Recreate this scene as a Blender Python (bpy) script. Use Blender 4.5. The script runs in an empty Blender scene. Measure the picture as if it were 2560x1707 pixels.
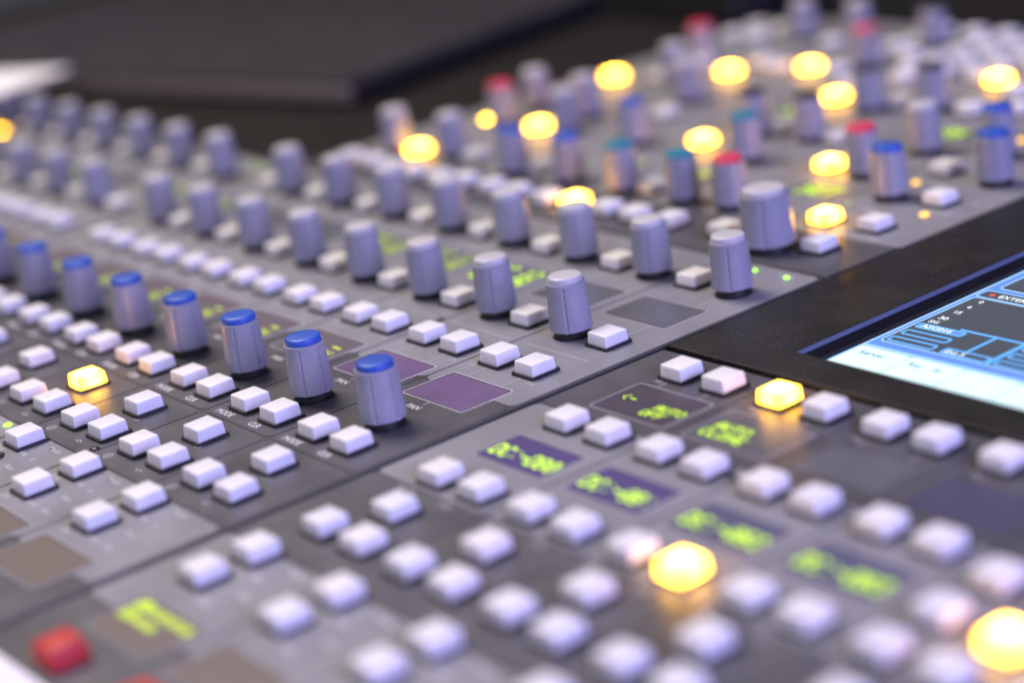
import bpy, bmesh, math, random
from mathutils import Matrix, Vector
random.seed(7)
MM = 0.001
sc = bpy.context.scene
COL = sc.collection

# ------------------------------------------------------------------ camera
cam_d = bpy.data.cameras.new("camera")
cam = bpy.data.objects.new("camera", cam_d); COL.objects.link(cam)
right = Vector((0.61165, 0.77895, -0.13826)); down = Vector((0.17888, -0.30641, -0.93494)); fwd = Vector((-0.77064, 0.54713, -0.32675))
m = Matrix.Identity(4)
for i in range(3):
    m[i][0] = right[i]; m[i][1] = -down[i]; m[i][2] = -fwd[i]
m.translation = Vector((355.03, -213.86, 158.04)) * MM
cam.matrix_world = m
cam_d.lens = 69.18; cam_d.sensor_width = 36.0; cam_d.sensor_fit = 'HORIZONTAL'
cam_d.clip_start = 0.01; cam_d.clip_end = 50
cam_d.dof.use_dof = True; cam_d.dof.focus_distance = 0.463; cam_d.dof.aperture_fstop = 5.2; cam_d.dof.aperture_blades = 0
sc.camera = cam
# ------------------------------------------------------------------ world, lamps, exposure
w = bpy.data.worlds.new("World"); sc.world = w; w.use_nodes = True
w.node_tree.nodes["Background"].inputs[0].default_value = (0.45, 0.44, 0.54, 1)
w.node_tree.nodes["Background"].inputs[1].default_value = 0.15
def area(name, loc, target, sx, sy, power, color):
    d = bpy.data.lights.new(name, 'AREA'); d.shape = 'RECTANGLE'; d.size = sx; d.size_y = sy
    d.energy = power; d.color = color
    o = bpy.data.objects.new(name, d); COL.objects.link(o); o.location = loc
    o.rotation_euler = (Vector(target) - Vector(loc)).to_track_quat('-Z', 'Y').to_euler()
    return o
area("window_light", (0.95, 0.06, 0.38), (-0.02, 0.0, 0), 0.6, 0.45, 14.0, (0.43, 0.42, 1.0))
area("front_fill", (0.25, -0.95, 0.75), (0.0, -0.05, 0), 0.7, 0.5, 5.5, (0.70, 0.68, 1.0))  # added fill with no seen source, lightens near rows and front faces
area("room_light", (-0.60, 0.05, 1.0), (-0.1, 0.0, 0), 0.55, 0.45, 15.5, (1.0, 0.90, 0.78))
sc.view_settings.view_transform = 'Standard'; sc.view_settings.look = 'None'
sc.view_settings.exposure = 0.0; sc.view_settings.gamma = 1.0; sc.view_settings.use_curve_mapping = False
sc.render.engine = 'CYCLES'
sc.cycles.use_denoising = True
sc.cycles.max_bounces = 6; sc.cycles.sample_clamp_indirect = 6.0; sc.cycles.caustics_reflective = False; sc.cycles.caustics_refractive = False

# ------------------------------------------------------------------ materials
def mat(name, col, rough=0.5, spec=0.5, emit=None, estr=0.0, sss=0.0, coat=0.0, dust=0.0, mott=0.0, metal=0.0, bump=0.0):
    M = bpy.data.materials.new(name); M.use_nodes = True
    nt = M.node_tree; b = nt.nodes["Principled BSDF"]
    b.inputs["Base Color"].default_value = (*col, 1); b.inputs["Roughness"].default_value = rough
    b.inputs["Specular IOR Level"].default_value = spec; b.inputs["Metallic"].default_value = metal
    if coat: b.inputs["Coat Weight"].default_value = coat; b.inputs["Coat Roughness"].default_value = 0.15
    if sss:
        b.inputs["Subsurface Weight"].default_value = sss; b.inputs["Subsurface Radius"].default_value = (1, 0.9, 0.9)
        b.inputs["Subsurface Scale"].default_value = 0.0012
    if emit: b.inputs["Emission Color"].default_value = (*emit, 1); b.inputs["Emission Strength"].default_value = estr
    if dust or mott or bump:
        tc = nt.nodes.new("ShaderNodeTexCoord"); g = nt.nodes.new("ShaderNodeNewGeometry")
        pos = g.outputs["Position"]
        src = nt.nodes.new("ShaderNodeRGB"); src.outputs[0].default_value = (*col, 1); cur = src.outputs[0]
        if mott:
            n = nt.nodes.new("ShaderNodeTexNoise"); n.inputs["Scale"].default_value = 60; n.inputs["Detail"].default_value = 6
            nt.links.new(pos, n.inputs["Vector"])
            r = nt.nodes.new("ShaderNodeMapRange"); r.inputs[1].default_value = 0.3; r.inputs[2].default_value = 0.7
            r.inputs[3].default_value = 1 - mott; r.inputs[4].default_value = 1 + mott; nt.links.new(n.outputs["Fac"], r.inputs[0])
            v = nt.nodes.new("ShaderNodeVectorMath"); v.operation = 'SCALE'; nt.links.new(cur, v.inputs[0]); nt.links.new(r.outputs[0], v.inputs["Scale"])
            cur = v.outputs[0]
            r2 = nt.nodes.new("ShaderNodeMapRange"); r2.inputs[1].default_value = 0.3; r2.inputs[2].default_value = 0.7
            r2.inputs[3].default_value = rough - 0.08; r2.inputs[4].default_value = rough + 0.08
            nt.links.new(n.outputs["Fac"], r2.inputs[0]); nt.links.new(r2.outputs[0], b.inputs["Roughness"])
        if dust:
            n = nt.nodes.new("ShaderNodeTexNoise"); n.inputs["Scale"].default_value = 2600; n.inputs["Detail"].default_value = 2
            nt.links.new(pos, n.inputs["Vector"])
            n2 = nt.nodes.new("ShaderNodeTexNoise"); n2.inputs["Scale"].default_value = 90; n2.inputs["Detail"].default_value = 3
            nt.links.new(pos, n2.inputs["Vector"])
            r = nt.nodes.new("ShaderNodeMapRange"); r.inputs[1].default_value = 0.62; r.inputs[2].default_value = 0.74
            nt.links.new(n.outputs["Fac"], r.inputs[0])
            r2 = nt.nodes.new("ShaderNodeMapRange"); r2.inputs[1].default_value = 0.42; r2.inputs[2].default_value = 0.65
            r2.inputs[4].default_value = dust; nt.links.new(n2.outputs["Fac"], r2.inputs[0])
            mu = nt.nodes.new("ShaderNodeMath"); mu.operation = 'MULTIPLY'; nt.links.new(r.outputs[0], mu.inputs[0]); nt.links.new(r2.outputs[0], mu.inputs[1])
            mx = nt.nodes.new("ShaderNodeMix"); mx.data_type = 'RGBA'; nt.links.new(mu.outputs[0], mx.inputs["Factor"])
            nt.links.new(cur, mx.inputs["A"]); mx.inputs["B"].default_value = (0.55, 0.53, 0.52, 1); cur = mx.outputs["Result"]
        nt.links.new(cur, b.inputs["Base Color"])
        if bump:
            n = nt.nodes.new("ShaderNodeTexNoise"); n.inputs["Scale"].default_value = 4000; n.inputs["Detail"].default_value = 2
            nt.links.new(pos, n.inputs["Vector"])
            bp = nt.nodes.new("ShaderNodeBump"); bp.inputs["Strength"].default_value = bump; bp.inputs["Distance"].default_value = 0.0001
            nt.links.new(n.outputs["Fac"], bp.inputs["Height"]); nt.links.new(bp.outputs[0], b.inputs["Normal"])
    return M
def vary(M, amt, smudge, tint=(1, 1, 1)):
    nt = M.node_tree; b = nt.nodes["Principled BSDF"]; base = b.inputs["Base Color"]
    oi = nt.nodes.new("ShaderNodeObjectInfo"); g = nt.nodes.new("ShaderNodeNewGeometry")
    mr = nt.nodes.new("ShaderNodeMapRange"); mr.inputs[3].default_value = 1 - amt; mr.inputs[4].default_value = 1 + amt * 0.4
    nt.links.new(oi.outputs["Random"], mr.inputs[0])
    n = nt.nodes.new("ShaderNodeTexNoise"); n.inputs["Scale"].default_value = 260; n.inputs["Detail"].default_value = 5; n.inputs["Roughness"].default_value = 0.65
    nt.links.new(g.outputs["Position"], n.inputs["Vector"])
    ms = nt.nodes.new("ShaderNodeMapRange"); ms.inputs[1].default_value = 0.35; ms.inputs[2].default_value = 0.7; ms.inputs[3].default_value = 1.0; ms.inputs[4].default_value = 1 - smudge
    nt.links.new(n.outputs["Fac"], ms.inputs[0])
    mu = nt.nodes.new("ShaderNodeMath"); mu.operation = 'MULTIPLY'; nt.links.new(mr.outputs[0], mu.inputs[0]); nt.links.new(ms.outputs[0], mu.inputs[1])
    mx = nt.nodes.new("ShaderNodeMix"); mx.data_type = 'RGBA'; nt.links.new(oi.outputs["Random"], mx.inputs["Factor"])
    c = base.default_value; mx.inputs["A"].default_value = c; mx.inputs["B"].default_value = (c[0] * tint[0], c[1] * tint[1], c[2] * tint[2], 1)
    v = nt.nodes.new("ShaderNodeVectorMath"); v.operation = 'SCALE'; nt.links.new(mx.outputs["Result"], v.inputs[0]); nt.links.new(mu.outputs[0], v.inputs["Scale"])
    nt.links.new(v.outputs[0], base)
    rr = nt.nodes.new("ShaderNodeMapRange"); r0 = b.inputs["Roughness"].default_value
    rr.inputs[1].default_value = 0.3; rr.inputs[2].default_value = 0.7; rr.inputs[3].default_value = r0 - 0.08; rr.inputs[4].default_value = r0 + 0.12
    nt.links.new(n.outputs["Fac"], rr.inputs[0]); nt.links.new(rr.outputs[0], b.inputs["Roughness"])
MT = {}
MT['chassis'] = mat("chassis_black", (0.025, 0.022, 0.022), 0.6)
MT['module'] = mat("module_dark_metal", (0.036, 0.034, 0.036), 0.5, mott=0.12, dust=0.3, bump=0.25)
MT['dark'] = mat("print_dark_grey", (0.076, 0.073, 0.080), 0.40, mott=0.12, dust=0.35, bump=0.3)
MT['light'] = mat("print_light_grey", (0.225, 0.221, 0.234), 0.42, mott=0.08, dust=0.3, bump=0.3)
MT['brown'] = mat("side_dark_plate", (0.013, 0.011, 0.010), 0.7, spec=0.12, mott=0.1)
MT['white_ink'] = mat("white_ink", (0.64, 0.63, 0.66), 0.5)
MT['grey_ink'] = mat("grey_ink", (0.50, 0.48, 0.50), 0.5)
MT['button'] = mat("button_white_plastic", (0.80, 0.79, 0.81), 0.40, sss=0.8)
MT['button_red'] = mat("button_red_plastic", (0.52, 0.012, 0.010), 0.4, sss=0.1)
MT['bezel'] = mat("button_black_surround", (0.016, 0.015, 0.016), 0.4)
MT['knob'] = mat("knob_grey_plastic", (0.315, 0.313, 0.375), 0.30)
MT['knob_cap'] = mat("knob_cap_light", (0.52, 0.50, 0.51), 0.42)
MT['blue'] = mat("knob_cap_blue", (0.030, 0.100, 0.46), 0.38)
MT['teal'] = mat("knob_cap_teal", (0.01, 0.20, 0.27), 0.4)
MT['pink'] = mat("knob_cap_red", (0.65, 0.045, 0.09), 0.4)
MT['black'] = mat("knob_cap_black", (0.03, 0.03, 0.035), 0.4)
MT['shaft'] = mat("knob_shaft_black", (0.012, 0.012, 0.013), 0.5)
MT['lit'] = mat("button_lit_amber", (0.7, 0.5, 0.2), 0.4, emit=(1.0, 0.47, 0.042), estr=30.0)
def hot_core(M, hi, lo, r0, r1, chi, clo):
    nt = M.node_tree; b = nt.nodes["Principled BSDF"]
    tc = nt.nodes.new("ShaderNodeTexCoord"); ln = nt.nodes.new("ShaderNodeVectorMath"); ln.operation = 'LENGTH'
    sub = nt.nodes.new("ShaderNodeVectorMath"); sub.operation = 'SUBTRACT'; sub.inputs[1].default_value = (0, 0, 0.0018)
    nt.links.new(tc.outputs["Object"], sub.inputs[0]); nt.links.new(sub.outputs[0], ln.inputs[0])
    mr = nt.nodes.new("ShaderNodeMapRange"); mr.interpolation_type = 'SMOOTHSTEP'
    mr.inputs[1].default_value = r0; mr.inputs[2].default_value = r1; mr.inputs[3].default_value = hi; mr.inputs[4].default_value = lo
    nt.links.new(ln.outputs["Value"], mr.inputs[0]); nt.links.new(mr.outputs[0], b.inputs["Emission Strength"])
    mf = nt.nodes.new("ShaderNodeMapRange"); mf.inputs[1].default_value = r0; mf.inputs[2].default_value = r1; nt.links.new(ln.outputs["Value"], mf.inputs[0])
    mx = nt.nodes.new("ShaderNodeMix"); mx.data_type = 'RGBA'; nt.links.new(mf.outputs[0], mx.inputs["Factor"])
    mx.inputs["A"].default_value = (*chi, 1); mx.inputs["B"].default_value = (*clo, 1); nt.links.new(mx.outputs["Result"], b.inputs["Emission Color"])
hot_core(MT['lit'], 42.0, 9.0, 0.0014, 0.0050, (1.0, 0.55, 0.058), (1.0, 0.42, 0.008))
MT['lit_rim'] = mat("button_lit_skirt", (0.7, 0.5, 0.2), 0.4, emit=(1.0, 0.42, 0.04), estr=5.0)
MT['glass_p'] = mat("display_glass_violet", (0.165, 0.105, 0.205), 0.28, dust=0.7, mott=0.06)
MT['glass_b'] = mat("display_glass_indigo", (0.10, 0.075, 0.19), 0.25, dust=0.2)
MT['glass_k'] = mat('display_glass_ink', (0.075, 0.068, 0.115), 0.3, dust=0.2)
MT['recess_shade'] = mat('display_recess_shade', (0.045, 0.036, 0.052), 0.4)
MT['glass_m'] = mat('display_glass_mauve', (0.150, 0.118, 0.130), 0.3, dust=0.5)
MT['glass_s'] = mat('display_glass_slate', (0.105, 0.105, 0.165), 0.3, dust=0.2)
MT['glass_g'] = mat("display_glass_grey", (0.115, 0.115, 0.125), 0.3, dust=0.35, mott=0.06)
MT['glass_n'] = mat("display_glass_tan", (0.185, 0.150, 0.120), 0.3, dust=0.2)
MT['glass_d'] = mat("display_glass_dark", (0.085, 0.070, 0.085), 0.25, dust=0.2)
MT['dots'] = mat("readout_green", (0.2, 0.3, 0.02), 0.5, emit=(0.62, 1.0, 0.012), estr=1.75)
MT['dots_dim'] = mat("readout_green_dim", (0.2, 0.3, 0.02), 0.5, emit=(0.62, 0.80, 0.03), estr=0.9)
MT['led_g'] = mat("led_green", (0.2, 0.4, 0.05), 0.4, emit=(0.30, 1.0, 0.02), estr=3.0)
MT['led_d'] = mat('led_green_dim', (0.2, 0.4, 0.05), 0.4, emit=(0.30, 0.8, 0.05), estr=0.5)
MT['led_a'] = mat("led_amber", (0.5, 0.3, 0.05), 0.4, emit=(1.0, 0.52, 0.05), estr=2.6)
MT['led_y'] = mat("led_amber_bright", (0.5, 0.3, 0.05), 0.4, emit=(1.0, 0.50, 0.015), estr=24.0)
MT['led_off'] = mat("led_off", (0.03, 0.022, 0.02), 0.25)
MT['frame'] = mat("screen_bezel_black", (0.011, 0.010, 0.010), 0.46, spec=0.35, dust=0.25, mott=0.1, bump=0.5)
MT['gloss'] = mat("screen_border_gloss", (0.008, 0.008, 0.012), 0.08, coat=0.4, dust=0.15)
MT['chamfer'] = mat("screen_chamfer_reflection", (0.10, 0.12, 0.19), 0.3)  # blue tint paints the screen's reflection into the base colour
def emat(n, c, s): return mat(n, (0.02, 0.02, 0.02), 0.3, emit=c, estr=s)
MT['scr_bg'] = emat("screen_background", (0.070, 0.082, 0.110), 1.0)
MT['scr_panel'] = emat("screen_panel_blue", (0.15, 0.34, 0.95), 0.95)
MT['scr_line'] = emat("screen_line_blue", (0.11, 0.42, 1.0), 1.5)
MT['scr_pale'] = emat("screen_line_pale", (0.36, 0.64, 1.0), 1.2)
MT['scr_white'] = emat("screen_tab_white", (0.70, 0.92, 1.0), 1.3)
MT['scr_text'] = emat("screen_text_white", (0.85, 0.95, 1.0), 1.3)
MT['scr_ink'] = emat("screen_text_dark", (0.10, 0.28, 0.42), 1.0)
MT['scr_red'] = emat("screen_dot_red", (1.0, 0.10, 0.04), 1.0)
MT['lap_top'] = mat("laptop_lid", (0.020, 0.018, 0.024), 0.55, spec=0.35, mott=0.15)
MT['lap_base'] = mat("laptop_base", (0.19, 0.155, 0.12), 0.45)
MT['lap_side'] = mat("laptop_dark_edge", (0.012, 0.011, 0.014), 0.5)
MT['paper'] = mat("white_paper", (0.80, 0.77, 0.80), 0.7)
MT['rear'] = mat("rear_black", (0.008, 0.007, 0.007), 0.6)

vary(MT['button'], 0.05, 0.10, (1.0, 0.975, 0.93)); vary(MT['knob'], 0.07, 0.14, (1.0, 1.0, 0.96)); vary(MT['knob_cap'], 0.06, 0.12); vary(MT['blue'], 0.08, 0.15)
# ------------------------------------------------------------------ mesh helpers (millimetres in, metres out)
def mesh(name, verts, faces, mt, smooth=None):
    me = bpy.data.meshes.new(name); me.from_pydata([(x * MM, y * MM, z * MM) for x, y, z in verts], [], faces); me.update()
    me.materials.append(MT[mt])
    if smooth is not None:
        me.polygons.foreach_set("use_smooth", [True] * len(me.polygons)); me.set_sharp_from_angle(angle=math.radians(smooth))
    return me
def obj(name, me, parent=None, loc=(0, 0, 0), rz=0.0, label=None):
    o = bpy.data.objects.new(name, me); COL.objects.link(o)
    o.location = (loc[0] * MM, loc[1] * MM, loc[2] * MM); o.rotation_euler = (0, 0, rz)
    if parent: o.parent = parent
    if label: o["label"] = label
    return o
def box_vf(x0, x1, y0, y1, z0, z1):
    v = [(x, y, z) for z in (z0, z1) for y in (y0, y1) for x in (x0, x1)]
    f = [(0, 2, 3, 1), (4, 5, 7, 6), (0, 1, 5, 4), (2, 6, 7, 3), (0, 4, 6, 2), (1, 3, 7, 5)]
    return v, f
def merge(parts):
    V, F = [], []
    for v, f in parts:
        n = len(V); V += v; F += [tuple(i + n for i in q) for q in f]
    return V, F
def rrect(x0, x1, y0, y1, r, n=4):
    r = min(r, (x1 - x0) / 2 - 1e-3, (y1 - y0) / 2 - 1e-3); P = []
    for cx, cy, a in ((x1 - r, y1 - r, 0), (x0 + r, y1 - r, 90), (x0 + r, y0 + r, 180), (x1 - r, y0 + r, 270)):
        for i in range(n + 1):
            t = math.radians(a + 90 * i / n); P.append((cx + r * math.cos(t), cy + r * math.sin(t)))
    return P
def plate_vf(x0, x1, y0, y1, z0, z1, r=2.0):
    P = rrect(x0, x1, y0, y1, r); n = len(P)
    v = [(x, y, z0) for x, y in P] + [(x, y, z1) for x, y in P]
    f = [tuple(range(n, 2 * n)), tuple(reversed(range(n)))] + [(i, (i + 1) % n, n + (i + 1) % n, n + i) for i in range(n)]
    return v, f
def ring_vf(x0, x1, y0, y1, t, z0, z1, r=1.2):
    A = rrect(x0, x1, y0, y1, r); B = rrect(x0 + t, x1 - t, y0 + t, y1 - t, max(r - t, 0.15)); n = len(A)
    v = [(x, y, z) for z in (z0, z1) for L in (A, B) for x, y in L]; f = []
    for i in range(n):
        j = (i + 1) % n
        f += [(2 * n + i, 2 * n + j, 3 * n + j, 3 * n + i), (i, j, 2 * n + j, 2 * n + i), (n + j, n + i, 3 * n + i, 3 * n + j)]
    return v, f
def lathe(prof, seg=40, groove=(), gd=0.0):
    V, F = [], []
    for r, z, g in prof:
        for i in range(seg):
            a = 2 * math.pi * i / seg; rr = r - (gd if (g and i in groove) else 0)
            V.append((rr * math.cos(a), rr * math.sin(a), z))
    for k in range(len(prof) - 1):
        for i in range(seg):
            j = (i + 1) % seg; F.append((k * seg + i, k * seg + j, (k + 1) * seg + j, (k + 1) * seg + i))
    F.append(tuple((len(prof) - 1) * seg + i for i in range(seg))); F.append(tuple(reversed(range(seg))))
    return V, F

# dot matrix and font text
GL = {'0': "0E11131519110E", '1': "040C040404040E", '2': "0E11010204081F", '3': "1F02040201110E", '-': "0000001F000000", ':': "00040000000400", '<': "0204081008 0402".replace(" ", ""),
      'A': "0E11111F111111", 'U': "1111111111110E", 'T': "1F040404040404", 'O': "0E11111111110E", 'F': "1F10101E101010", 'C': "0E11101010110E", 'L': "1010101010101F",
      'N': "11191513111111", 'E': "1F10101E10101F", 'S': "0F10100E01011E", 'P': "1E11111E101010", 'D': "1E11111111111E", 'B': "1E11111E11111E", 'R': "1E11111E141211",
      'M': "111B1515111111", 'I': "0E04040404040E", 'X': "11110A040A1111", ' ': "00000000000000"}
def dots_vf(text, x, y, p, z, ay=1.35, fill=0.48):
    """5x7 dot-matrix text, lower-left at x,y, dot pitch p"""
    V, F = [], []; s = p * fill
    for c in text:
        h = GL.get(c, GL['0']); rows = [int(h[i * 2:i * 2 + 2], 16) for i in range(7)]
        for ry, bits in enumerate(rows):
            for cx in range(5):
                if bits >> (4 - cx) & 1:
                    X = x + cx * p; Y = y + (6 - ry) * p * ay; n = len(V)
                    V += [(X - s, Y - s * ay, z), (X + s, Y - s * ay, z), (X + s, Y + s * ay, z), (X - s, Y + s * ay, z)]; F.append((n, n + 1, n + 2, n + 3))
        x += 6 * p
    return V, F
_tc = {}
def text_vf(s, x, y, size, z, squash=1.0, bold=0.0):
    key = (s, bold)
    if key not in _tc:
        c = bpy.data.curves.new("t", 'FONT'); c.body = s; c.size = 1.0; c.resolution_u = 2; c.offset = bold
        o = bpy.data.objects.new("t", c); me = bpy.data.meshes.new_from_object(o)
        _tc[key] = ([tuple(v.co) for v in me.vertices], [tuple(p.vertices) for p in me.polygons])
        bpy.data.objects.remove(o); bpy.data.curves.remove(c); bpy.data.meshes.remove(me)
    v, f = _tc[key]
    return [(x + a * size * squash, y + b * size, z) for a, b, _ in v], f

# ------------------------------------------------------------------ the console
console = bpy.data.objects.new("mixing_console", None); COL.objects.link(console)
console["label"] = "grey digital mixing console with rows of white buttons, knobs and small readouts"
console["category"] = "mixing console"

obj("chassis", mesh("chassis", *box_vf(-800, 330, -150, 371, -60, -2.5), 'chassis'), console)
# module panels: one wide sheet of metal for each bank of eight strips, dark seams between them
def bevel_box(name, x0, x1, y0, y1, z0, z1, mt, bev=0.4, seg=2):
    me = mesh(name, *box_vf(x0, x1, y0, y1, z0, z1), mt)
    bm = bmesh.new(); bm.from_mesh(me); bmesh.ops.bevel(bm, geom=bm.edges[:], offset=bev * MM, segments=seg, affect='EDGES', profile=0.6)
    bm.to_mesh(me); bm.free(); return me
BP = 256.15
for x0, x1, y0, y1 in ((-236.6, 18.3, -145, 123.9), (-492.8, -237.9, -145, 123.9), (-749, -494.1, -145, 123.9), (19.7, 300, -145, 67.3), (-236.6, 18.3, 124.6, 370)):
    obj("module_panel", bevel_box("module_panel", x0, x1, y0, y1, -2.2, -0.15, 'module'), console)
obj("side_panel", bevel_box("side_panel", -790, -237.9, 124.6, 370, -2.2, 0.0, 'brown'), console)
# black upstand at the console's far edge
obj("rear_upstand", bevel_box("rear_upstand", -800, 40, 371.5, 400, -60, 170, 'rear', 2.0), console)
obj("rear_box", bevel_box("rear_box", -800, -240, 345, 371.2, 0.1, 90, 'rear', 3.0), console)

PLATES = {}
def plate(x0, x1, y0, y1, mt, r=2.0):
    return obj("face_plate", mesh("face_plate", *plate_vf(x0, x1, y0, y1, -0.4, 0.0, r), mt), console)
def xk(k):
    return -30.0 * k - (16.15 if k >= 8 else 0) if k >= 0 else -30.0 * k + 16.15
def strip_span(k):
    x = xk(k); a, b = x - 17.05, x + 12.2
    if k in (0, 8): b = x + 17.3
    if k in (7, 15): a = x - 26.0
    if k == -1: a = x - 25.6
    return a, b

# --- shared meshes
def cap_mesh(name, mt, bx, by, tx, ty, z0, z1, bev=0.42):
    v = [(-bx, -by, z0), (bx, -by, z0), (bx, by, z0), (-bx, by, z0), (-tx, -ty, z1), (tx, -ty, z1), (tx, ty, z1), (-tx, ty, z1)]
    f = [(0, 3, 2, 1), (4, 5, 6, 7), (0, 1, 5, 4), (1, 2, 6, 5), (2, 3, 7, 6), (3, 0, 4, 7)]
    me = mesh(name, v, f, mt)
    bm = bmesh.new(); bm.from_mesh(me)
    ed = [e for e in bm.edges if max(e.verts[0].co.z, e.verts[1].co.z) > (z0 + 0.1) * MM]
    bmesh.ops.bevel(bm, geom=ed, offset=bev * MM, segments=3, affect='EDGES', profile=0.55)
    bm.to_mesh(me); bm.free()
    me.polygons.foreach_set("use_smooth", [True] * len(me.polygons)); me.set_sharp_from_angle(angle=math.radians(40))
    return me
CAPS = {k: cap_mesh("button_" + k, k, 3.55, 3.62, 3.36, 3.36, 0.3, 3.6, 0.33) for k in ('button', 'lit')}
CAPS['button_red'] = cap_mesh("button_red", 'button_red', 4.1, 4.2, 3.6, 3.6, 0.3, 4.6, 0.8)
SUR = mesh("button_surround", *merge([ring_vf(-4.05, 4.05, -4.3, 4.3, 0.55, -0.2, 0.75, 0.45), box_vf(-3.6, 3.6, -3.8, 3.8, -0.2, 0.22)]), 'bezel')
nbtn = 0
OFF = (1.5, -1.1)
def button(x, y, kind='button', jitter=True):
    global nbtn; nbtn += 1; x += OFF[0]; y += OFF[1]
    lab = {'lit': "button lit amber from inside", 'button_red': "red button"}.get(kind)
    j = (lambda a: random.uniform(-a, a)) if jitter else (lambda a: 0)
    b = obj("button", CAPS[kind], console, (x + j(.12), y + j(.12), j(.10)), j(.014), lab)
    s = obj("surround", SUR, b); s.location = (0, 0, -b.location.z)
    b.rotation_euler[0] = j(.014); b.rotation_euler[1] = j(.014)
    return b
SEG = 72
GR = set()
for g in range(6):
    GR |= {(g * 12 + 2) % SEG}
def knob_meshes(tag, rb, rt, rc, h, cap):
    zt = h - 1.6
    sk = mesh("knob_" + tag, *lathe([(rb - 0.5, 2.05, 0), (rb - 0.12, 2.1, 0), (rb, 2.3, 1), (rb + (rt - rb) * 0.5, 2.3 + (zt - 2.3) * 0.5, 1), (rt + 0.02, zt - 0.75, 1), (rt + 0.02, zt - 0.7, 0), (rt, zt - 0.18, 0), (rt - 0.15, zt, 0), (rc + 0.1, zt + 0.02, 0), (rc, zt - 0.25, 0)], SEG, GR, 0.38), 'knob', 20)
    ct = mesh("cap_" + tag, *lathe([(rc + 0.02, zt - 0.3, 0), (rc + 0.05, zt + 0.85, 0), (rc - 0.03, zt + 1.2, 0), (rc - 0.25, zt + 1.46, 0), (rc - 0.7, zt + 1.58, 0), (rc * 0.45, zt + 1.64, 0)], 48), cap, 50)
    sh = mesh("shaft_" + tag, *lathe([(rb * 0.92, -0.3, 0), (rb * 0.92, 0.2, 0), (rb * 0.82, 0.3, 0), (rb * 0.80, 2.3, 0)], 32), 'shaft', 40)
    return sk, ct, sh
KN = {}
for c in ('knob_cap', 'blue', 'teal', 'pink', 'black'):
    KN[c] = knob_meshes(c, 5.35, 4.8, 4.25, 15.75, c)
KN['big'] = knob_meshes('big', 7.4, 6.5, 5.7, 17.2, 'knob_cap')
KL = {'blue': "grey knob with a blue cap", 'teal': "grey knob with a teal cap", 'pink': "grey knob with a red cap", 'black': "grey knob with a black cap", 'big': "large grey knob"}
def knob(x, y, kind='knob_cap'):
    a = math.radians(random.uniform(-6, 6))
    sk, ct, sh = KN[kind]
    k = obj("knob", sk, console, (x, y, random.uniform(-.1, .1)), a, KL.get(kind))
    obj("cap", ct, k); obj("shaft", sh, k)
    return k
def display(x0, x1, y0, y1, glass, ink='white_ink', readout=None, dim=False, frame=True):
    d = obj("display", mesh("display", *plate_vf(x0 + .35, x1 - .35, y0 + .35, y1 - .35, -0.3, 0.03, 0.5), glass), console)
    if frame: obj("frame", mesh("frame", *ring_vf(x0 - .1, x1 + .1, y0 - .1, y1 + .1, 0.22, -0.2, 0.05, 1.0), ink), d)
    obj("recess_shade", mesh("recess_shade", *ring_vf(x0 + .14, x1 - .14, y0 + .14, y1 - .14, 0.42, -0.2, 0.045, 0.9), 'recess_shade'), d)  # dark ring paints a recess shadow inside the frame; the glass is flush
    if readout:
        obj("readout", mesh("readout", *merge([dots_vf(q_[0], x0 + q_[1], y0 + q_[2], q_[3], 0.06, *q_[4:]) for q_ in readout]), 'dots_dim' if dim else 'dots'), d)
    return d
def led(x, y, m, rx=0.9):
    v, f = lathe([(rx, -0.3, 0), (rx, 0.15, 0), (rx * 0.75, 0.45, 0)], 14)
    return obj("indicator_lamp", mesh("indicator_lamp", v, f, m, 50), console, (x, y, 0))

STUFF = {"lettering", "readout", "dark_fields", "field_outlines", "outline_boxes", "label_field", "screen_text", "tab_text"}
def lettering(parent, parts, mt='white_ink', name="lettering"):
    v, f = merge(parts)
    return obj(name, mesh(name, v, f, mt), parent)
def line(x0, y0, x1, y1, t=0.22, z=0.035):
    if abs(x1 - x0) > abs(y1 - y0): v = [(x0, y0 - t / 2, z), (x1, y0 - t / 2, z), (x1, y0 + t / 2, z), (x0, y0 + t / 2, z)]
    else: v = [(x0 - t / 2, y0, z), (x0 + t / 2, y0, z), (x0 + t / 2, y1, z), (x0 - t / 2, y1, z)]
    return v, [(0, 1, 2, 3)]
LZ = 0.035
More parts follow.
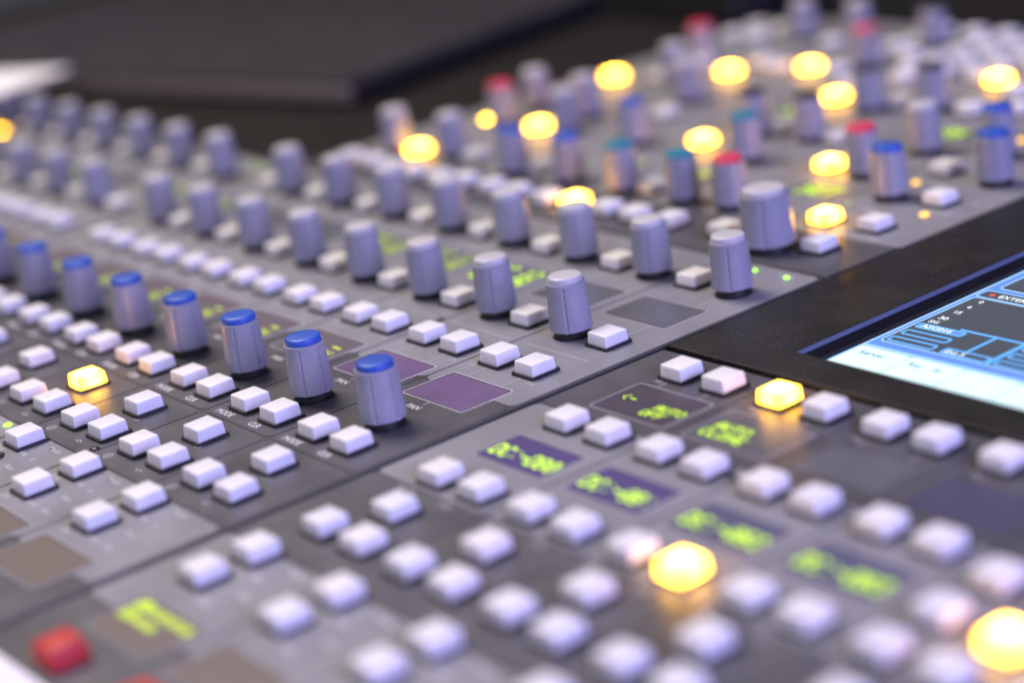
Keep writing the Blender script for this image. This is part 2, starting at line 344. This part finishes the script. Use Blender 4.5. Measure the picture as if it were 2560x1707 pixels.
# ---------------------------------------------------------------- channel strips
LIT = {(3, 'single')}
for k in range(0, 17):
    x = xk(k); a, b = strip_span(k)
    if k <= 14 or True:
        L1 = plate(a, b, 23.3, 123.4, 'light', 2.2)
        T = [line(x - 14.6, 51.8, x + 10.6, 51.8), line(x - 8.6, 30.2, x - 8.6, 36.3), line(x + 4.7, 30.2, x + 4.7, 36.3), line(x + 4.9, 68.3, x + 4.9, 76.4),
             line(x + 4.9, 92.0, x + 4.9, 98.0), line(x - 8.2, 92.0, x - 8.2, 100.4)]
        if k < 5: T += [text_vf("ON", x + 8.0, 34.0, 1.9, LZ), text_vf("SEL", x - 14.5, 34.6, 1.6, LZ)]
        lettering(L1, T, 'grey_ink')
    if k <= 9:
        D2 = plate(a, b, -19.9, 22.6, 'dark', 2.2)
        T = [text_vf("PAN", x - 5.6, 9.6, 2.6, LZ, 0.95, .018), text_vf("MODE", x - 14.6, -18.6, 2.6, LZ, 0.95, .018), text_vf("CLR", x + 0.2, -18.6, 2.6, LZ, 0.95, .018), line(x - 2.2, 12.4, x - 2.2, 14.2)]
        lettering(D2, T)
    if k <= 6:
        D1 = plate(a, b, -51.7, -20.7, 'dark', 2.2)
        c = []
        for i in range(12):
            t0, t1 = math.pi * 2 * i / 12, math.pi * 2 * (i + 1) / 12
            c.append(([(x - 12.0 + math.cos(t) * r, -48.2 + math.sin(t) * r, LZ) for t, r in ((t0, 1.25), (t1, 1.25), (t1, 1.0), (t0, 1.0))], [(0, 3, 2, 1)]))
        T = c + [text_vf("D", x - 12.6, -48.9, 1.7, LZ), text_vf("<>", x + 1.2, -49.0, 2.5, LZ), text_vf("SA", x + 1.6, -33.4, 2.0, LZ)]
        lettering(D1, T, 'grey_ink')
    if k <= 4:
        L2 = plate(a, b, -82.6, -52.4, 'light', 2.2)
        T = [text_vf("Mode", x + 0.2, -55.2, 2.3, LZ, 1.1, .012), text_vf("Pre", x - 4.0, -60.8, 2.3, LZ, 1.1, .012), text_vf("0", x + 3.0, -61.3, 2.3, LZ, 1.1, .012), text_vf("Post", x - 13.5, -62.6, 2.3, LZ, 1.1, .012),
             text_vf("Aux", x + 0.8, -66.6, 2.3, LZ, 1.1, .012), text_vf("Send", x - 4.5, -72.6, 2.3, LZ, 1.1, .012), text_vf("Bus", x + 3.6, -72.8, 2.3, LZ, 1.1, .012), text_vf("Dir", x - 13, -74.6, 2.3, LZ, 1.1, .012)]
        lettering(L2, T, 'grey_ink')
        display(x - 13.6, x + 9.7, -91.2, -77.0, 'glass_n', 'grey_ink')
        L3 = plate(a, b, -106.5, -83.4, 'dark', 2.2)
    # displays
    if k <= 10:
        ro = None
        if k >= 2: ro = [("-", 17.0, 6.0, 0.7), ("ON", 15.6, 2.2, 0.5)]
        display(x - 13.6, x + 9.8, 14.5, 29.7, 'glass_p' if k < 2 else 'glass_m', 'white_ink', ro, dim=True)
    ro = None
    if k in (2, 3, 4, 7, 8, 10): ro = [("MIC 12", 1.6, 8.2, 0.58), ("LINEIN", 1.6, 1.8, 0.58)] if k != 7 else [("ON", 3, 4, 0.6)]
    display(x - 13.6, x + 9.8, 76.4, 91.2, 'glass_g', 'grey_ink', ro, dim=(k != 2))
    # knobs
    if k <= 8: knob(x, 0.2, 'blue')
    if k <= 12: knob(x - 7.8, 62, 'knob_cap')
    knob(x + 5.6, 104, 'knob_cap')
    # buttons
    button(x - 9.9, 105.3)
    if k <= 12: button(x + 3.9, 63.4)
    if k <= 12: button(x - 10.0, 41.3); button(x + 3.5, 41.4)
    if k <= 7: button(x - 10.0, -10.7); button(x + 3.5, -10.8)
    if k <= 6: button(x - 2.7, -27.5, 'lit' if k == 3 else 'button')
    if k <= 5: button(x - 9.3, -40.8); button(x + 4.1, -40.6)
    if k <= 4: button(x - 9.8, -55.4)
    if k <= 3: button(x - 9.9, -67.1)
led(-84.0, -54.2, 'led_g', 1.1); led(-48.1, 51.0, 'led_off', 1.2); led(-48.8, -48.2, 'led_off', 1.2); led(-66.4, -64.1, 'led_off', 1.2)
led(-2.2, 119.4, 'led_g', 0.6); led(9.4, 119.1, 'led_g', 0.75)
led(-252.8, 117.6, 'led_d', 1.2); led(-246.8, 117.4, 'led_d', 1.2); led(-430.4, 99, 'led_y', 2.6)
OFF = (0.6, -0.5)
# ---------------------------------------------------------------- the bank on the right, below the screen
RD = {0: [("<-", 2.9, 7.0, 0.38, 1.0, .44), ("AUTO", 14.4, 6.3, 0.39, 1.0, .44), ("OFF", 13.4, 2.9, 0.39, 1.0, .44)], 1: [("AUTO", 3.0, 6.8, 0.43, 1.05, .46), ("CLONE", 2.4, 2.9, 0.43, 1.05, .46)]}
for j in range(0, 6):
    k = -1 - j; x = xk(k); a, b = strip_span(k)
    A = plate(a, b, 29.0, 66.6, 'dark', 2.0); lettering(A, [text_vf("SEL", x - 12.5, 51.5, 1.8, LZ), text_vf("<", x + 8.0, 60.5, 2.0, LZ), line(x - 9, 49.3, x - 9, 52.6), line(x + 4.4, 49.3, x + 4.4, 52.6)], 'grey_ink')
    B = plate(a, b, -16.2, 28.3, 'light', 2.0)
    C = plate(a, b, -51.7, -16.9, 'dark', 2.0); lettering(C, [text_vf("MODE", x - 14.6, -18.9, 2.2, LZ), text_vf("CLR", x + 0.2, -19.0, 2.2, LZ), text_vf("D", x - 12.6, -48.9, 1.7, LZ)], 'grey_ink')
    D = plate(a, b, -84.4, -52.4, 'light', 2.0)
    lettering(D, [text_vf("Mode", x + 0.2, -55.2, 2.3, LZ, 1.1, .012), text_vf("Pre", x - 4.0, -60.8, 2.3, LZ, 1.1, .012), text_vf("Aux", x + 0.8, -66.6, 2.3, LZ, 1.1, .012), text_vf("Send", x - 4.5, -72.6, 2.3, LZ, 1.1, .012)], 'white_ink')
    plate(a, b, -106.5, -85.2, 'dark', 2.0)
    obj("label_strip", mesh("label_strip", *plate_vf(a, b, -126, -107.4, -0.4, 0.05, 0.8), 'paper'), console)
    if j < 4:
        display(x - 14.3, x + 9.9, 33.6, 49.2, ('glass_d', 'glass_g', 'glass_g', 'glass_k')[j], 'grey_ink', RD.get(j), frame=(j < 2))
        display(x - 14.6, x + 8.2, 1.3, 14.3, 'glass_b' if j < 2 else 'glass_s', 'grey_ink', [(("DC:-DB0", "DC:-0B:", "DC:-0B2", "DC:-DB3")[j], 1.5, 3.3, 0.50)])
        display(x - 13.6, x + 9.7, -91.2, -77.4, 'glass_n', 'grey_ink', [("-----", 1.4, 8.6, 0.70), ("-----", 1.4, 7.6, 0.70), ("B", 2.0, 6.4, 0.72), ("---", 2.6, 4.8, 0.70), ("---", 2.6, 3.8, 0.70)] if j == 0 else None, dim=True)
    else:
        display(x - 14.3, x + 9.9, 33.6, 49.2, 'glass_k', 'grey_ink')
    for dx in (-9.3, 4.2):
        lit1 = (j == 1 and dx < 0)
        button(x + dx, 57.6 if j < 1 else 58.2, 'lit' if lit1 else 'button')
        if j < 4: button(x + dx, 23.6)
        else: button(x + dx, 19.0)
        button(x + dx, -10.3, 'lit' if (j == 2 and dx > 0) else 'button')
        button(x + dx, -39.4)
    if j >= 4:
        button(x - 9.3, 4.2); button(x + 5.6, 3.0, 'lit' if j == 4 else 'button')
    button(x - 3.4, -26.2); button(x - 10.9, -54.6); button(x - 11.1, -66.2)
    if j < 3: button(x - 3.5, -100.0, 'button_red')
led(87.0, 23.8, 'led_off', 1.2)
# ---------------------------------------------------------------- the section above the strips (knobs with coloured caps)
obj("face_plate", mesh("face_plate", *plate_vf(-236.2, 18.0, 125.0, 150.3, -0.4, 0.0, 1.5), 'dark'), console)
for a, b in ((-26.6, 18.9), (-57.6, -27.3), (-86, -58.3), (-113.8, -86.7), (-141.6, -114.5), (-169.4, -142.3), (-197.2, -170.1), (-236.2, -197.9)):
    P = plate(a, b, 151.0, 252.0, 'light', 2.2); P2 = plate(a, b, 252.8, 369.0, 'light', 2.2)
    lettering(P, [text_vf("HF", a + 4, 168, 2.2, LZ), text_vf("kHz", a + 14, 172, 1.8, LZ), text_vf("Q", b - 8, 190, 2.2, LZ), line(a + 3, 180.4, b - 3, 180.4), line(a + 3, 216, b - 3, 216), text_vf("LMF", a + 4, 214, 2.0, LZ)], 'white_ink')
lettering(P, [text_vf("IN", 6.5, 152.6, 2.3, LZ), text_vf("MON", 6.0, 119.0, 2.2, LZ), text_vf("SOLO", -15, 172.8, 2.2, LZ), text_vf("DIM", 8.5, 178.5, 2.0, LZ)], 'white_ink', "lettering")
for x, y in ((0.4, 140.7), (-33.4, 139.0), (-41.2, 137.8), (-54.0, 137.8), (-69.0, 137.4), (-81.6, 137.4), (-109.4, 136.8), (-124.6, 137.2), (-137.4, 137.2), (-152.6, 137.6), (-164.6, 136.2), (-179.2, 136.4), (-192.6, 137.0), (-206.0, 138.2), (-220.6, 138.8),
             (1.4, 161.2), (-86.3, 159.3), (-140.5, 158.4), (-175.3, 159.4), (2.0, 186.9), (-16.2, 211.1), (-98.5, 226.2), (-72.3, 225.5), (-153.4, 226.4), (-54.2, 268.1), (-39.1, 273.5), (-53.6, 291.1), (-83.1, 268.1),
             (-164.4, 293.0), (-176.6, 297.0), (-200.0, 288.0), (-199.3, 266.2), (-138.0, 296.0), (-126.6, 322.6), (-104.9, 293.8), (-118.0, 281.0)):
    if not (abs(x + 41.2) < .1): button(x, y)
for x, y in ((-97.0, 137.8), (-14.9, 159.4), (-202.9, 155.2), (-51.3, 199.7), (-111.2, 204.2), (-184.8, 194.6), (-109.2, 264.4), (-151.0, 295.7), (-177.4, 280.1), (-218.4, 258.9), (-69.9, 301.8)):
    button(x, y, 'lit')
# far keypad
for i in range(6):
    for j2 in range(5):
        X, Y = -142 + i * 15.0, 306 + j2 * 13.2
        if (abs(X + 131.6) < 11 and abs(Y - 303) < 11) or (abs(X + 131) < 11 and abs(Y - 341) < 12) or (abs(X + 69.9) < 10 and abs(Y - 301.8) < 10) or (abs(X + 126.6) < 9.5 and abs(Y - 322.6) < 10): continue
        button(X, Y)
for i in range(5):
    for j2 in range(2):
        X, Y = -226 + i * 13.4, 330 + j2 * 14
        if any(math.hypot(X - p, Y - q) < 10.5 for p, q in ((-168.4, 341.4), (-192.5, 336.3))): continue
        button(X, Y)
for x, y, c in ((-12.6, 135.0, 'big'), (-49.4, 157.0, 'pink'), (-67.8, 155.5, 'teal'), (-94.4, 155.0, 'teal'), (-120.3, 155.0, 'blue'), (-146.4, 153.2, 'blue'), (-185.6, 157.6, 'knob_cap'), (-213.5, 154.0, 'knob_cap'),
                (-13.8, 184.5, 'blue'), (-36.2, 198.4, 'pink'), (-82.2, 195.7, 'teal'), (-134.8, 195.2, 'blue'), (-205.4, 195.2, 'pink'), (-172.6, 197.2, 'knob_cap'), (4.3, 208.0, 'blue'), (-36.5, 225.6, 'knob_cap'), (-103.0, 219.6, 'black'),
                (-81.3, 222.9, 'black'), (-12.7, 231.0, 'blue'), (-209.5, 214.1, 'knob_cap'), (-181.4, 214.1, 'knob_cap'), (-88.6, 258.6, 'black'), (-68.7, 266.9, 'black'), (-131.6, 305.0, 'pink'), (-204.0, 292.2, 'pink'),
                (-131.6, 341.3, 'black'), (-168.4, 341.4, 'knob_cap'), (-192.5, 336.3, 'knob_cap'), (-160.5, 244.0, 'knob_cap'), (-186.5, 262.0, 'knob_cap')):
    knob(x, y, c)
led(5.5, 176.3, 'led_a', 1.3); led(-17.4, 199.3, 'led_a', 1.2); led(-17.8, 247.3, 'led_a', 1.4); led(-70.4, 200.0, 'led_off', 1.2); led(-21.4, 175.4, 'led_d', 0.7); led(-219.0, 198.0, 'led_y', 2.6)
for x, y, t in ((-43.8, 178.6, "SET"), (-86.0, 174.5, "O"), (-47, 243.5, "ON"), (-122, 175.0, "IN"), (-116, 246, "SEL")):
    display(x - 4, x + 14, y - 2.5, y + 6.5, 'glass_g', 'grey_ink', [(t, 3.2, 2.2, 0.8)])
# ---------------------------------------------------------------- screen
SX0, SX1, SY0, SY1 = 21.2, 270.0, 67.9, 232.0
def frame_vf():
    IX0, IX1, IY0, IY1 = 50.3, 244.0, 79.9, 206.0
    R = [(SX0, SX1, SY0, SY1, -2.2), (SX0, SX1, SY0, SY1, 0.7), (SX0 + .3, SX1 - .3, SY0 + .3, SY1 - .3, 1.0), (IX0, IX1, IY0, IY1, 1.0), (IX0 + .25, IX1 - .25, IY0 + .25, IY1 - .25, 0.9)]
    V, F = [], []
    for x0, x1, y0, y1, z in R: V += [(x0, y0, z), (x1, y0, z), (x1, y1, z), (x0, y1, z)]
    for i in range(len(R) - 1):
        for s in range(4):
            t = (s + 1) % 4; F.append((i * 4 + s, i * 4 + t, i * 4 + 4 + t, i * 4 + 4 + s))
    return V, F
screen = obj("touch_screen", mesh("bezel", *frame_vf(), 'frame'), console, label="wide colour screen in a black bezel")
def loop4(a, b):
    V = [(a[0], a[2], a[4]), (a[1], a[2], a[4]), (a[1], a[3], a[4]), (a[0], a[3], a[4]), (b[0], b[2], b[4]), (b[1], b[2], b[4]), (b[1], b[3], b[4]), (b[0], b[3], b[4])]
    return V, [(s, (s + 1) % 4, 4 + (s + 1) % 4, 4 + s) for s in range(4)]
obj("chamfer", mesh("chamfer", *loop4((50.55, 243.75, 80.15, 205.75, 0.9), (51.0, 243.3, 80.6, 205.3, -0.1)), 'chamfer'), screen)
obj("gasket", mesh("gasket", *loop4((51.0, 243.3, 80.6, 205.3, -0.1), (52.2, 242.1, 81.8, 204.1, -1.7)), 'gloss'), screen)
obj("gasket_edge", mesh("gasket_edge", *loop4((53.4, 240.9, 83.0, 202.9, -1.66), (53.62, 240.68, 83.22, 202.68, -1.62)), 'chamfer'), screen)
obj("glass", mesh("glass", *box_vf(50.0, 244.5, 79.5, 206.5, -2.1, -1.7), 'gloss'), screen)
SZ = -1.6
def q(x0, x1, y0, y1, z=SZ): return [(x0, y0, z), (x1, y0, z), (x1, y1, z), (x0, y1, z)], [(0, 1, 2, 3)]
def box_line(x0, x1, y0, y1, t, z, r=1.0):
    A = rrect(x0, x1, y0, y1, r, 3); B = rrect(x0 + t, x1 - t, y0 + t, y1 - t, max(r - t, .2), 3); n = len(A)
    return [(x, y, z) for x, y in A + B], [(i, (i + 1) % n, n + (i + 1) % n, n + i) for i in range(n)]
obj("picture_field", mesh("picture_field", *q(55.3, 239, 82.6, 201, SZ), 'scr_panel'), screen)
obj("picture_border", mesh("picture_border", *box_line(55.3, 239, 82.6, 201, 0.7, SZ + .04, .3), 'scr_pale'), screen)
pan = [plate_vf(x0, x1, y0, y1, SZ + .01, SZ + .05, 1.6) for x0, x1, y0, y1 in ((57.3, 120.5, 100.6, 134.0), (122, 185, 100.6, 134.0), (186.5, 238, 100.6, 134.0), (58.6, 120.5, 141.8, 196), (122, 185, 141.8, 196), (57.3, 120.5, 134.9, 139.2))]
obj("dark_fields", mesh("dark_fields", *merge(pan), 'scr_bg'), screen)
obj("field_outlines", mesh("field_outlines", *merge([box_line(57.0, 120.8, 100.2, 134.4, .5, SZ + .08, 1.6), box_line(122, 185, 100.2, 134.4, .5, SZ + .08, 1.6), box_line(58.3, 120.8, 141.4, 196.4, .5, SZ + .08, 1.6), box_line(56.6, 120.8, 134.7, 139.6, .35, SZ + .08, 1.0)]), 'scr_pale'), screen)
for i in range(11):
    obj("menu_tab", mesh("menu_tab", *plate_vf(56.0 + i * 15.3, 70.8 + i * 15.3, 82.8, 95.7, SZ + .03, SZ + .1, 1.0), 'scr_white'), screen)
obj("band", mesh("band", *q(55.9, 238.4, 82.7, 97.4, SZ + .02), 'scr_pale'), screen)
bl = []
for ox in (0, 30.6, 61.2):
    bl += [box_line(58.2 + ox, 72.0 + ox, 110.9, 114.0, .62, SZ + .12, .9), box_line(58.2 + ox, 71.8 + ox, 106.0, 109.2, .62, SZ + .12, .9), box_line(58.2 + ox, 71.8 + ox, 101.2, 104.3, .62, SZ + .12, .9),
           q(69 + ox, 88.0 + ox, 114.4, 115.2, SZ + .12), q(79.1 + ox, 79.9 + ox, 104.4, 115, SZ + .12), box_line(74 + ox, 87.0 + ox, 101.0, 104.4, .6, SZ + .12, .9), box_line(87 + ox, 88.2 + ox, 101.0, 114.6, .55, SZ + .12, .4)]
obj("outline_boxes", mesh("outline_boxes", *merge(bl), 'scr_line'), screen)
obj("label_field", mesh("label_field", *merge([plate_vf(58.5 + ox, 71.7 + ox, 111.2, 113.7, SZ + .05, SZ + .1, .7) for ox in (0, 30.6, 61.2)]), 'scr_panel'), screen)
tx = [text_vf("ASG016", 59.6, 111.55, 2.7, SZ + .2, 0.98, .018), text_vf("0", 60.7, 130.9, 2.2, SZ + .2, 1.05, .02), text_vf("6", 60.6, 126.9, 2.2, SZ + .2, 1.05, .02), text_vf("15", 59.8, 122.7, 2.3, SZ + .2, 1.05, .02), text_vf("30", 59.4, 117.9, 2.5, SZ + .2, 1.05, .02),
      text_vf("SIG", 59.0, 115.0, 2.1, SZ + .2, 0.95, .018), text_vf("EXTERNAL", 62.4, 136.0, 2.6, SZ + .2, 1.05, .02), text_vf("Ext 5", 75.0, 101.6, 2.5, SZ + .2, 1.05, .02), text_vf("ASG017", 90.2, 111.55, 2.7, SZ + .2, .98, .018)]
obj("screen_text", mesh("screen_text", *merge(tx), 'scr_text'), screen)
obj("tab_text", mesh("tab_text", *merge([text_vf("Server", 58.6, 91.4, 2.9, SZ + .2, 1, .02), text_vf("Rec", 73.2, 91.2, 2.7, SZ + .2, 1, .02), text_vf("Pl", 80.4, 90.9, 2.7, SZ + .2, 1, .02)]), 'scr_ink'), screen)
obj("record_mark", mesh("record_mark", *lathe([(0.75, SZ + .1, 0), (0.75, SZ + .18, 0)], 14), 'scr_red'), screen, (60.2, 137.0, 0))

# ------------------------------------------------------------------ laptop on the side panel, paper on the knobs
lap = bpy.data.objects.new("closed_laptop", None); COL.objects.link(lap)
lap.location = (-292 * MM, 186 * MM, 0.0); lap.rotation_euler = (0, 0, math.radians(13.2))
lap["label"] = "dark closed laptop lying flat beyond the knobs at the far left"; lap["category"] = "laptop"
obj("base", bevel_box("base", -345, 0, 0, 240, 2.6, 8.8, 'lap_base', 1.0, 3), lap)
obj("lid", bevel_box("lid", -345, 0, 0.5, 240, 9.0, 11.2, 'lap_top', 0.9, 3), lap)
obj("side_shade", bevel_box("side_shade", -0.5, 0.6, 1.5, 236, 3.0, 8.6, 'lap_side', 0.25, 2), lap)  # added dark strip, paints the base's right side as shaded
obj("hinge", bevel_box("hinge", -300, -45, 232, 241.5, 4.2, 10.4, 'lap_side', 1.5, 3), lap)
for fx, fy in ((-325, 18), (-20, 18), (-325, 222), (-20, 222)):
    v, f = lathe([(6, 0.02, 0), (6, 2.3, 0), (5, 2.8, 0)], 24); obj("rubber_foot", mesh("rubber_foot", v, f, 'lap_side', 40), lap, (fx, fy, 0))
# slightly curled sheet, resting on the caps of the last knobs
o0 = Vector((-440, 140)); e1 = Vector((-411.7 + 440, 82.4 - 140)); e1.normalize(); e2 = Vector((-e1.y, e1.x)) * -1
if e2.x > 0: e2 = -e2
V, F = [], []; NX, NY = 18, 12
for jj in range(NY + 1):
    for ii in range(NX + 1):
        p = o0 + e1 * (105 * ii / NX) + e2 * (148 * jj / NY)
        z = 16.6 + 0.9 * math.sin(ii / NX * 2.2) + 0.8 * (jj / NY) ** 2
        V.append((p.x, p.y, z))
n0 = len(V); V += [(x, y, z - 0.9) for x, y, z in V]
for jj in range(NY):
    for ii in range(NX):
        a0 = jj * (NX + 1) + ii; F += [(a0, a0 + 1, a0 + NX + 2, a0 + NX + 1), (n0 + a0, n0 + a0 + NX + 1, n0 + a0 + NX + 2, n0 + a0 + 1)]
for ii in range(NX):
    F.append((ii, n0 + ii, n0 + ii + 1, ii + 1)); t0 = NY * (NX + 1) + ii; F.append((t0, t0 + 1, n0 + t0 + 1, n0 + t0))
for jj in range(NY):
    a0, a1 = jj * (NX + 1), (jj + 1) * (NX + 1); F.append((a0, a1, n0 + a1, n0 + a0)); F.append((a0 + NX, n0 + a0 + NX, n0 + a1 + NX, a1 + NX))
pad = obj("note_pad", mesh("note_pad", V, F, 'paper', 40))
pad["label"] = "white paper pad lying on the knob tops at the left edge"; pad["category"] = "paper"
for o in list(sc.objects):   # fine print and dots too small to pick apart one by one
    if o.name.split(".")[0] in STUFF: o["kind"] = "stuff"
print("buttons", nbtn)
